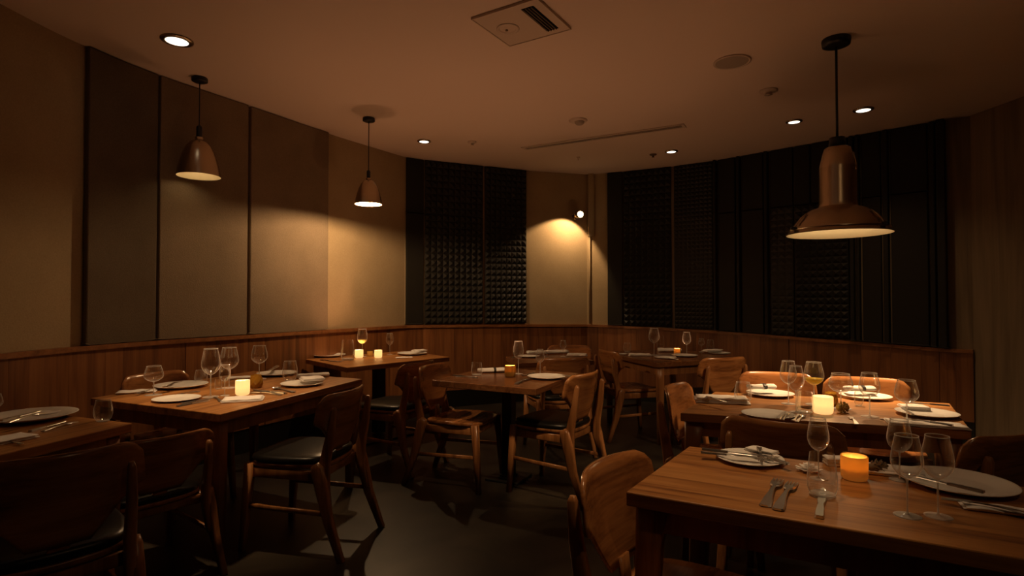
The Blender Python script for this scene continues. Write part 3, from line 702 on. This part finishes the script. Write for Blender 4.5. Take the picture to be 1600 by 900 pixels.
def wine_glass(px, py, hpx, label, wk=1.0, fill=False):
    p = on(px, py); h = hpx * p.y / FPX
    o = empty('wine_glass', p); k = h * wk; o.scale = (k, k, h); o.rotation_euler = (0, 0, random.uniform(0, 6))
    tag(o, label, 'wine glass', 'stemmed wine glasses')
    inst('bowl', W_BOWL, o); inst('rim', W_RIM, o); inst('stem', W_STEM, o); inst('foot', W_FOOT, o)
    if fill: inst('wine', W_WINE, o)
def tumbler(px, py, hpx, label, wk=1.0, straight=False):
    p = on(px, py); h = hpx * p.y / FPX
    o = empty('water_tumbler', p); k = h * wk; o.scale = (k, k, h)
    tag(o, label, 'tumbler', 'stemless water glasses')
    inst('body', H_BODY if straight else T_BODY, o); inst('base', H_BASE if straight else T_BASE, o)
    if not straight: inst('rim', T_RIM, o)
PLATE = mesh_of(MB().lathe([(.0005, .006), (.55, .006), (.62, .012), (.75, .05), (.97, .105), (1.0, .125), (.99, .135), (.95, .125), (.74, .078), (.62, .040), (.55, .034), (.0005, .034)], 56), 'plate', 'plate')
def plate(px, py, wpx, label, flat=1.0):
    p = on(px, py); r = wpx * p.y / FPX / 2
    o = inst('plate', PLATE, None, p); o.scale = (r, r, r * 1.05 * flat); tag(o, label, 'plate', 'white dinner plates'); return o, r
# cutlery: flat outlines with thickness, along +x, handle end at 0
def blade_strip(mb, prof, th, zf):
    """prof: (x, half width) ; zf(x): height of the underside"""
    vs = []; n = len(prof)
    for x, w in prof: z = zf(x); vs += [(x, -w, z), (x, w, z), (x, w*.8, z + th), (x, -w*.8, z + th)]
    fs = [(3, 2, 1, 0), tuple(4*(n-1) + i for i in (0, 1, 2, 3))]
    for k in range(n-1):
        for i in range(4): fs.append((4*k+i, 4*k+(i+1) % 4, 4*k+4+(i+1) % 4, 4*k+4+i))
    return mb.add(vs, fs, False)
def fork_mesh():
    arch = lambda x: .002 + .010*math.sin(math.pi*min(1, x/.20))*.6
    mb = MB(); blade_strip(mb, [(0, .007), (.004, .0115), (.03, .0105), (.07, .006), (.11, .0035), (.128, .004), (.136, .010), (.152, .0125), (.158, .0125)], .0035, arch)
    for i in range(4):
        y = -.0098 + i*.0065; vs = []
        b = len(mb.v)
        t = MB(); blade_strip(t, [(.156, .0022), (.185, .0020), (.203, .0010)], .003, arch)
        mb.add([(x, yy + y, z) for x, yy, z in t.v], t.f)
    return mesh_of(mb, 'fork', 'steel')
def knife_mesh():
    z = lambda x: .001
    mb = MB(); blade_strip(mb, [(0, .007), (.004, .010), (.05, .0095), (.088, .0065), (.094, .0085)], .007, z)
    blade_strip(mb, [(.094, .0075), (.13, .010), (.18, .0105), (.208, .007), (.222, .001)], .0022, lambda x: .003)
    return mesh_of(mb, 'table_knife', 'steel')
def spoon_mesh():
    mb = MB(); blade_strip(mb, [(0, .006), (.004, .010), (.03, .009), (.07, .005), (.12, .0035), (.14, .005)], .003, lambda x: .003)
    vs = []; fs = []; n = 20
    for k, (s, z) in enumerate([(1.0, .007), (.8, .003), (.45, .001), (.05, .0008)]):
        for i in range(n):
            a_ = 2*math.pi*i/n; vs.append((.165 + .028*s*math.cos(a_), .019*s*math.sin(a_), z))
    for k in range(3):
        for i in range(n): fs.append((k*n+i, k*n+(i+1) % n, (k+1)*n+(i+1) % n, (k+1)*n+i))
    mb.add(vs, fs, True); return mesh_of(mb, 'spoon', 'steel')
CUT = {'fork': fork_mesh(), 'table_knife': knife_mesh(), 'spoon': spoon_mesh()}
def cutlery(kind, a, b_, label, lift=0.0, tilt=0.0):
    """a: pixel of the handle end, b_: a pixel towards the tip, both on the table"""
    p, q = on(*a, TH + lift), on(*b_, TH + lift); d = q - p
    o = inst(kind, CUT[kind], None, p); o.rotation_euler = (0, -tilt, math.atan2(d.y, d.x)); k = min(1.35, max(.9, d.length/.205)); o.scale = (k, k, k)
    tag(o, label, 'cutlery', 'table cutlery'); return o
def napkin(px, py, ang, w, d_, label, h=0.010, lift=0.0, layers=3, seed=1, drape=0.0):
    """folded linen square: stacked rumpled layers"""
    rnd = random.Random(seed); p = on(px, py); o = empty('napkin', (p.x, p.y, TH + lift), R(ang)); tag(o, label, 'napkin', 'white linen napkins')
    for k in range(layers):
        nx, ny = 12, 8; F = []; B = []; dx, dy = rnd.uniform(-.006, .006), rnd.uniform(-.006, .006); ph = rnd.uniform(0, 6)
        sk = 1 - .03*k
        for j in range(ny+1):
            for i in range(nx+1):
                x = (i/nx - .5)*w*sk + dx; y = (j/ny - .5)*d_*sk + dy
                e = min(i, nx - i, j, ny - j); zz = h/layers*k + .0012
                wv = .0018*math.sin(x*70 + ph)*math.cos(y*55 + ph*1.7) + .0018 + drape*(abs(x)/w*2)**2*-1
                F.append((x, y, zz + wv + h/layers*.85*(1 if e else .55))); B.append((x, y, zz + wv*.6))
        off = len(F); n1 = nx+1; fs = []
        for j in range(ny):
            for i in range(nx):
                a_ = j*n1+i; fs += [(a_, a_+1, a_+n1+1, a_+n1), (off+a_, off+a_+n1, off+a_+n1+1, off+a_+1)]
        edge = list(range(n1)) + [j*n1+nx for j in range(1, ny+1)] + [ny*n1+i for i in range(nx-1, -1, -1)] + [j*n1 for j in range(ny-1, 0, -1)]
        for q in range(len(edge)):
            a_, b_ = edge[q], edge[(q+1) % len(edge)]; fs.append((a_, off+a_, off+b_, b_))
        MB().add(F + B, fs, True).build('fold', M['napkin'], o)
    return o
def napkin_roll(px, py, ang, ln, rad, label, lift=0.0, band=True):
    p = on(px, py); o = empty('napkin_roll', (p.x, p.y, TH + lift), R(ang)); tag(o, label, 'napkin', 'rolled napkins')
    vs = []; fs = []; n = 40; m_ = 9
    for k in range(m_):
        x = (k/(m_-1) - .5)*ln; wob = 1 + .06*math.sin(k*2.1)
        for i in range(n):
            a_ = 2*math.pi*i/n*1.0; r_ = rad*(.92 + .08*math.cos(3*a_ + k*.4))*wob
            vs.append((x, 1.45*r_*math.cos(a_), rad*.78 + .74*r_*math.sin(a_)))
    for k in range(m_-1):
        for i in range(n): fs.append((k*n+i, k*n+(i+1) % n, (k+1)*n+(i+1) % n, (k+1)*n+i))
    fs += [tuple(range(n))[::-1], tuple(range((m_-1)*n, m_*n))]
    MB().add(vs, fs, True).build('roll', M['napkin'], o)
    if band:
        t = []
        for x in (-.009, .009):
            for i in range(n):
                a_ = 2*math.pi*i/n; t.append((x + ln*.08, 1.62*rad*math.cos(a_), rad*.82 + .86*rad*math.sin(a_)))
        MB().add(t, [(i, (i+1) % n, n+(i+1) % n, n+i) for i in range(n)], True).build('band', M['band'], o)
    return o
def candle(px, py, hpx, wpx, kind, label, power, ribs=0):
    p = on(px, py); h = hpx * p.y / FPX; r = wpx * p.y / FPX / 2
    o = empty('candle_holder', p); tag(o, label, 'candle', 'candles in glass holders')
    prof = [(r*.72, 0), (r*.88, h*.03), (r*.97, h*.11), (r, h*.25), (r, h*.97), (r*.97, h), (r*.90, h*.99), (r*.89, h*.2), (r*.80, h*.09), (.0005, h*.08)]
    MB().lathe([(.0005, 0)] + prof, 36).build('glass_cup', M[kind], o)
    MB().lathe([(.0005, h*.09), (r*.86, h*.10), (r*.87, h*.45), (r*.6, h*.43), (.0005, h*.42)], 28).build('wax', M['wax'], o)
    fh = h*.28
    MB().lathe([(.0005, h*.46), (.0045, h*.46 + fh*.25), (.0055, h*.46 + fh*.45), (.003, h*.46 + fh*.8), (.0005, h*.46 + fh)], 12).build('flame', M['flame'], o)
    if power: point('candle_light', (0, 0, h*.60), power, CANDLE, .012, o)
    return o
def lumpy_holder(px, py, hpx, wpx, label):
    p = on(px, py); h = hpx * p.y / FPX; r = wpx * p.y / FPX / 2
    o = empty('amber_votive', p); tag(o, label, 'votive glass')
    n, m_ = 40, 14
    def skin(k): 
        vs = []; 
        for j in range(m_+1):
            t = j/m_; rr = r*(.78 + .22*math.sin(math.pi*min(1, t*1.15)))
            for i in range(n):
                a_ = 2*math.pi*i/n; q = rr*(1 + .07*math.cos(8*a_ + (math.pi if int(t*5) % 2 else 0))*abs(math.sin(math.pi*5*t)))*k
                vs.append((q*math.cos(a_), q*math.sin(a_), h*(t if k == 1 else .08 + .92*t)))
        return vs
    fs = [(j*n+i, j*n+(i+1) % n, (j+1)*n+(i+1) % n, (j+1)*n+i) for j in range(m_) for i in range(n)]
    MB().add(skin(1), fs + [tuple(range(n))[::-1]], True).build('dimpled_glass', M['amber'], o)
    MB().add(skin(.86), [f[::-1] for f in fs], True).build('inner_wall', M['amber'], o)
    return o
def cone_ornament(px, py, rad, ln, label, mat='pine', ang=0.0):
    p = on(px, py); o = empty('pine_cone', (p.x, p.y, TH), R(ang)); tag(o, label, 'pine cone'); 
    MB().lathe([(.0005, -ln/2), (rad*.45, -ln*.45), (rad*.62, -ln*.1), (rad*.5, ln*.25), (.0005, ln*.48)], 14).build('core', M[mat], o)
    for k in range(7):
        t = k/6; z = -ln*.42 + ln*.84*t; rr = rad*math.sin(math.pi*(.15 + .75*t))
        for i in range(8):
            a_ = 2*math.pi*(i + .5*(k % 2))/8; c, s = math.cos(a_), math.sin(a_); w = rad*.30
            MB().add([(rr*.4*c - w*.3*s, rr*.4*s + w*.3*c, z), (rr*.4*c + w*.3*s, rr*.4*s - w*.3*c, z), (rr*c + w*.6*s, rr*s - w*.6*c, z + ln*.06), (rr*1.12*c, rr*1.12*s, z + ln*.10), (rr*c - w*.6*s, rr*s + w*.6*c, z + ln*.06),
                      (rr*.5*c, rr*.5*s, z - ln*.05)], [(0, 1, 2, 3, 4), (0, 5, 1), (1, 5, 2), (2, 5, 3), (3, 5, 4), (4, 5, 0)]).build('scale', M[mat], o)
    for ch in o.children: ch.rotation_euler = (0, R(90), 0); ch.location = (0, 0, rad*.95)
    return o

# --- far left table (under the farther bell pendant)
FL = 'on the far left table under the farther bell pendant'
plate(514, 557, 50, 'white plate at the left end of the far left table')
plate(644, 554, 46, 'white plate at the right end of the far left table')
napkin(655, 553, 40, .15, .08, 'white napkin draped over the right plate of the far left table', .012, .03, 2, 3)
tumbler(529, 553, 22, 'rounded stemless glass behind the left plate of the far left table', .92)
tumbler(543, 562, 31, 'tall straight tumbler in front of the white wine on the far left table', 1.1, True)
wine_glass(566, 557, 43, 'glass of white wine on the far left table', 1.08, True)
wine_glass(609, 554, 33, 'empty wine glass right of the candles on the far left table', 1.05)
candle(561, 559, 12.5, 13, 'frost', 'bright frosted candle on the far left table below the white wine', P_CANDLE*.8)
candle(591, 559, 12.0, 12, 'frost', 'dimmer frosted candle right of centre on the far left table', P_CANDLE*.25)
candle(578, 556, 7, 9, 'ambercup', 'tiny yellow votive between the two frosted candles', 0)
napkin(632, 559, 20, .16, .07, 'flat napkin lying before the right plate of the far left table', .006, 0, 1, 4)
cutlery('table_knife', (501, 563), (530, 566), 'knife beside the left plate on the far left table')
cutlery('fork', (528, 566), (552, 563), 'fork near the tall tumbler on the far left table')

# --- candlelit left table
wine_glass(240, 617, 45, 'short wine glass at the left end of the candlelit left table', 1.75)
wine_glass(329, 620, 75, 'tall wine glass left of the pair on the candlelit left table', 1.05)
wine_glass(358, 606, 63, 'tall wine glass nearest the wall above the candle on the left table', 1.25)
wine_glass(351, 618, 48, 'small wine glass in front of the tall pair on the left table', 1.0)
wine_glass(405, 592, 52, 'tall wine glass standing right of the candle on the left table', 1.35)
tumbler(314, 599, 21, 'stemless tumbler behind the tall wine glasses on the left table', 1.12)
tumbler(453, 595, 31, 'rounded water glass beside the napkin-covered plate on the left table', .92)
tumbler(341, 608, 16, 'small water glass beside the wine glasses on the left table', 1.1, True)
candle(379, 617, 23, 21, 'frost', 'bright white frosted candle on the candlelit left table', P_CANDLE*.28)
lumpy_holder(400, 606, 20, 20, 'dimpled amber votive glass right of the white candle')
plate(283, 605, 76, 'large white plate with a fork on it on the left table')
plate(276, 625, 68, 'white side plate near the edge of the left table', .8)
plate(433, 586, 60, 'white plate with a knife resting on it at the far end of the left table')
plate(472, 602, 64, 'white plate half covered by a napkin on the left table')
napkin(487, 600, 30, .14, .16, 'napkin laid over the right half of the plate on the left table', .016, .028, 2, 5)
napkin(214, 613, 25, .20, .12, 'napkin under cutlery at the wall end of the left table', .010, 0, 2, 6)
napkin(381, 625, 18, .21, .15, 'flat folded napkin in front of the candle on the left table', .012, 0, 3, 7)
napkin(372, 592, 25, .16, .10, 'napkin behind the candle on the left table', .014, 0, 2, 8)
napkin_roll(489, 590, 27, .22, .022, 'rolled napkin behind the covered plate on the left table', 0, False)
cutlery('fork', (283, 597), (262, 605), 'fork resting on the large plate of the left table', .034)
cutlery('spoon', (275, 598), (255, 607), 'spoon resting on the large plate of the left table', .032)
cutlery('table_knife', (276, 636), (318, 628), 'knife lying nearest the edge of the left table')
cutlery('table_knife', (283, 632), (325, 624), 'second knife from the edge of the left table')
cutlery('fork', (312, 612), (290, 616), 'fork between the two plates of the left table')
cutlery('fork', (345, 628), (336, 622), 'fork beside the flat folded napkin of the left table')
cutlery('table_knife', (434, 573), (415, 583), 'knife resting on the far plate of the left table', .036)
cutlery('spoon', (460, 614), (424, 606), 'spoon lying in front of the covered plate')
cutlery('table_knife', (447, 616), (395, 610), 'knife lying right of the white candle on the left table')
cutlery('fork', (440, 618), (392, 614), 'fork lying right of the white candle on the left table')
cutlery('table_knife', (212, 616), (232, 610), 'knife on the napkin at the wall end of the left table', .011)

# --- table cut off at the left edge
plate(48, 655, 120, 'large white plate with cutlery on the table at the left edge')
cutlery('table_knife', (0, 659), (60, 644), 'knife resting on the plate at the left edge', .048)
cutlery('fork', (10, 662), (70, 646), 'fork resting on the plate at the left edge', .044)
napkin(82, 646, 60, .16, .10, 'napkin tucked at the far rim of the plate at the left edge', .012, 0, 2, 9)
tumbler(161, 658, 33, 'stemless tumbler at the corner of the table at the left edge', 1.0)
cutlery('table_knife', (46, 675), (100, 660), 'knife with a dark handle right of the plate at the left edge')
cutlery('fork', (66, 675), (120, 660), 'fork right of the plate at the left edge')
napkin(2, 691, 70, .20, .12, 'napkin at the near side of the table at the left edge', .014, 0, 3, 10)
cutlery('spoon', (34, 695), (4, 688), 'spoon on the near napkin at the left edge', .004)
wine_glass(-8, 656, 40, 'wine glass just cut off by the left edge of the picture', 1.4)

# --- square middle table
tumbler(745, 586, 20, 'straight water tumbler at the left of the square middle table', 1.45, True)
napkin_roll(769, 582, 12, .22, .024, 'rolled napkin with a black band on the square middle table')
candle(797, 589, 18, 17, 'darkcup', 'small amber candle glass on the square middle table', P_CANDLE*1.7)
wine_glass(810, 584, 51, 'tall wine glass beside the amber candle on the middle table', .95)
wine_glass(844, 584, 38, 'shorter wine glass behind the plate on the middle table', 1.05)
plate(854, 591, 60, 'white plate on the square middle table')
cutlery('table_knife', (893, 589), (873, 586), 'knife resting on the plate of the middle table', .03)
cutlery('fork', (806, 601), (826, 593), 'fork left of the plate on the middle table')
cutlery('table_knife', (708, 587), (740, 589), 'knife at the left edge of the middle table')
cutlery('fork', (712, 589), (743, 591), 'fork at the left edge of the middle table')
cutlery('spoon', (835, 583), (815, 588), 'spoon between the wine glasses on the middle table')

# --- small back wall table
plate(826, 558, 34, 'white plate on the left of the small back wall table')
napkin(840, 555, 10, .22, .10, 'napkin draped across the middle of the small back wall table', .022, .02, 3, 11)
napkin(902, 556, -10, .20, .16, 'folded napkin on the right of the small back wall table', .02, 0, 3, 12)
napkin_roll(870, 553, 15, .24, .028, 'napkin roll at the far side of the small back wall table', 0, False)
wine_glass(880, 557, 25, 'wine glass on the right of the small back wall table', 1.15)
cutlery('table_knife', (800, 559), (818, 556), 'knife at the left of the small back wall table')
cutlery('fork', (858, 563), (880, 562), 'fork at the near edge of the small back wall table')

# --- far right corner table
tumbler(980, 550, 14, 'stemless tumbler at the left end of the far right corner table', 1.05)
napkin(1000, 556, -10, .22, .12, 'folded napkin beside the tumbler on the far right corner table', .02, 0, 3, 13)
napkin_roll(1046, 550, -8, .24, .028, 'rolled napkin left of the candle on the far right corner table', 0, False)
tumbler(1032, 545, 21, 'tall straight water glass behind the large wine glass of the far right table', .85, True)
wine_glass(1022, 555, 42, 'large wine glass on the far right corner table', 1.15)
wine_glass(1073, 555, 36, 'slender wine glass right of the candle on the far right corner table', 1.05)
wine_glass(1096, 550, 21, 'small wine glass near the wall on the far right corner table', 1.25)
tumbler(1110, 549, 18, 'stemless glass at the right end of the far right corner table', .75)
candle(1058, 553, 8.5, 10, 'ambercup', 'small amber candle on the far right corner table', P_CANDLE*.6)
plate(1070, 557, 40, 'white plate right of the candle on the far right corner table')
plate(1040, 560, 34, 'white plate at the near corner of the far right corner table')
plate(1124, 553, 34, 'white plate at the right end of the far right corner table')
napkin(1113, 552, 20, .20, .08, 'napkin draped over the right plate of the far right corner table', .02, .02, 2, 14)
cutlery('table_knife', (966, 553), (985, 553), 'knife at the left end of the far right corner table')
cutlery('fork', (1060, 562), (1040, 560), 'fork on the near plate of the far right corner table', .022)

# --- table under the dome pendant
tumbler(1161, 631, 34, 'rounded stemless glass at the left of the dome pendant table', .95)
napkin(1126, 628, -15, .28, .13, 'folded napkin at the far left corner of the dome pendant table', .03, 0, 3, 15)
cutlery('spoon', (1138, 629), (1108, 622), 'spoon lying on the folded napkin of the dome pendant table', .034)
plate(1203, 618, 70, 'white plate with a black-banded napkin at the far side of the dome pendant table')
napkin_roll(1190, 616, 5, .16, .020, 'black-banded napkin on the far left plate of the dome pendant table', .03)
wine_glass(1232, 631, 67, 'wine glass farthest left on the dome pendant table', 1.05)
wine_glass(1244, 644, 72, 'wine glass standing in front of the leftmost one on the dome pendant table', .95)
wine_glass(1272, 632, 66, 'glass holding pale white wine behind the bright candle', 1.28, True)
tumbler(1258, 645, 33, 'straight water glass left of the bright candle', 1.25, True)
candle(1286, 646, 27, 29, 'frost', 'bright white frosted candle on the dome pendant table', P_CANDLE*.15)
wine_glass(1314, 638, 54, 'wide-bowled wine glass right of the bright candle', 1.85)
wine_glass(1359, 651, 68, 'wine glass in the middle right of the dome pendant table', 1.25)
wine_glass(1417, 660, 66, 'wine glass standing at the right-hand plate of the dome pendant table', 1.45)
tumbler(1342, 634, 24, 'small tumbler behind the middle right wine glass', .7)
cone_ornament(1316, 645, .028, .075, 'pine cone ornament beside the bright candle', 'greenery', 30)
lumpy_holder(1298, 633, 20, 20, 'dimpled amber votive glass behind the bright candle')
plate(1352, 622, 72, 'white plate with a banded napkin at the far right of the dome pendant table')
napkin_roll(1343, 619, -5, .16, .020, 'black-banded napkin on the far right plate of the dome pendant table', .03)
plate(1200, 651, 78, 'white plate in front of the broad-backed chair on the dome pendant table')
plate(1448, 649, 84, 'white plate at the right end of the dome pendant table')
napkin(1428, 641, -20, .12, .10, 'small napkin on the left rim of the right end plate', .012, .012, 2, 16)
cutlery('table_knife', (1426, 649), (1413, 640), 'knife resting on the right end plate of the dome pendant table', .034)
cutlery('table_knife', (1215, 656), (1226, 645), 'knife leaning on the near plate of the dome pendant table', .028)
cutlery('fork', (1221, 657), (1232, 646), 'fork beside the near plate of the dome pendant table', .010)
cutlery('fork', (1238, 658), (1252, 648), 'first fork left of the candle on the dome pendant table', .003)
cutlery('spoon', (1244, 660), (1256, 650), 'spoon left of the candle on the dome pendant table', .003)
cutlery('fork', (1339, 664), (1329, 653), 'fork lying alone in front of the pine cone ornament')
napkin(1447, 665, -22, .30, .12, 'long folded napkin at the near right edge of the dome pendant table', .012, 0, 2, 17)
cutlery('table_knife', (1489, 666), (1440, 658), 'knife lying on the long folded napkin', .013)
cutlery('fork', (1375, 655), (1400, 660), 'fork beside the long folded napkin')
cutlery('table_knife', (1484, 635), (1440, 631), 'knife at the far right edge of the dome pendant table')

# --- nearest right-hand table
plate(1171, 720, 100, 'white plate with a bundle of cutlery on the nearest right-hand table')
cutlery('table_knife', (1095, 708), (1150, 712), 'knife propped across the plate rim of the nearest table', .022, -.02)
cutlery('table_knife', (1097, 703), (1165, 710), 'second knife propped across the plate of the nearest table', .030, -.02)
cutlery('fork', (1186, 700), (1190, 722), 'fork standing handle-up across the plate of the nearest table', .034)
cutlery('table_knife', (1233, 727), (1200, 716), 'knife sticking out right of the plate on the nearest table', .020)
napkin(1192, 718, -50, .10, .05, 'slip of napkin on the plate of the nearest table', .012, .024, 2, 18)
cutlery('fork', (1195, 793), (1218, 750), 'left one of the two forks on the nearest table')
cutlery('fork', (1215, 799), (1241, 753), 'right one of the two forks on the nearest table')
cutlery('table_knife', (1280, 811), (1286, 768), 'knife with a shiny handle in front of the tumbler on the nearest table')
wine_glass(1279, 748, 94, 'wine glass behind the tall tumbler on the nearest table', .96)
tumbler(1285, 775, 66, 'tall straight-sided tumbler on the nearest table', 1.08, True)
candle(1335, 749, 37, 38, 'ambercup', 'amber candle glass on the nearest right-hand table', P_CANDLE*.07)
cone_ornament(1371, 741, .024, .07, 'pine cone ornament right of the amber candle', 'pine', 10)
cone_ornament(1322, 722, .018, .06, 'small dried cone sprig behind the amber candle', 'greenery', 60)
napkin(1306, 727, -10, .07, .05, 'small white card-like napkin left of the amber candle', .03, 0, 3, 19)
napkin(1392, 741, -25, .17, .08, 'folded napkin behind the wine glass pair on the nearest table', .022, 0, 3, 20)
wine_glass(1406, 750, 94, 'wine glass behind the pair on the nearest table', 1.05)
wine_glass(1418, 806, 125, 'left wine glass of the pair at the front of the nearest table', 1.02)
wine_glass(1466, 807, 125, 'right wine glass of the pair at the front of the nearest table', 1.02)
plate(1497, 760, 150, 'large white plate at the right end of the nearest table')
cutlery('table_knife', (1538, 771), (1470, 755), 'knife resting on the large right plate of the nearest table', .034)
cutlery('fork', (1610, 805), (1525, 790), 'fork at the near right corner of the nearest table', .012)
napkin(1570, 800, -25, .18, .06, 'crumpled napkin under the fork at the near right corner', .010, 0, 2, 21)
# petal-like shells of a dried flower on the nearest table
p = on(1264, 737); fo = empty('dried_flower', p, .3); tag(fo, 'pale dried flower head left of the tall tumbler on the nearest table', 'flower')
for ring_, (n, rr, lift) in enumerate(((9, .040, .006), (7, .028, .014), (5, .016, .020))):
    for i in range(n):
        a_ = 2*math.pi*(i + .4*ring_)/n; c, s = math.cos(a_), math.sin(a_)
        q = lambda r_, t, z: (r_*c - t*s, r_*s + t*c, z)
        MB().add([q(.004, 0, lift), q(rr*.6, -.009, lift + .001), q(rr, -.005, lift + .007), q(rr*1.05, .004, lift + .006), q(rr*.6, .009, lift + .003), q(rr*.6, 0, lift - .004)],
                 [(0, 1, 5), (1, 2, 5), (2, 3, 5), (3, 4, 5), (4, 0, 5), (0, 4, 3, 2, 1)]).build('petal', M['napkin'], fo)
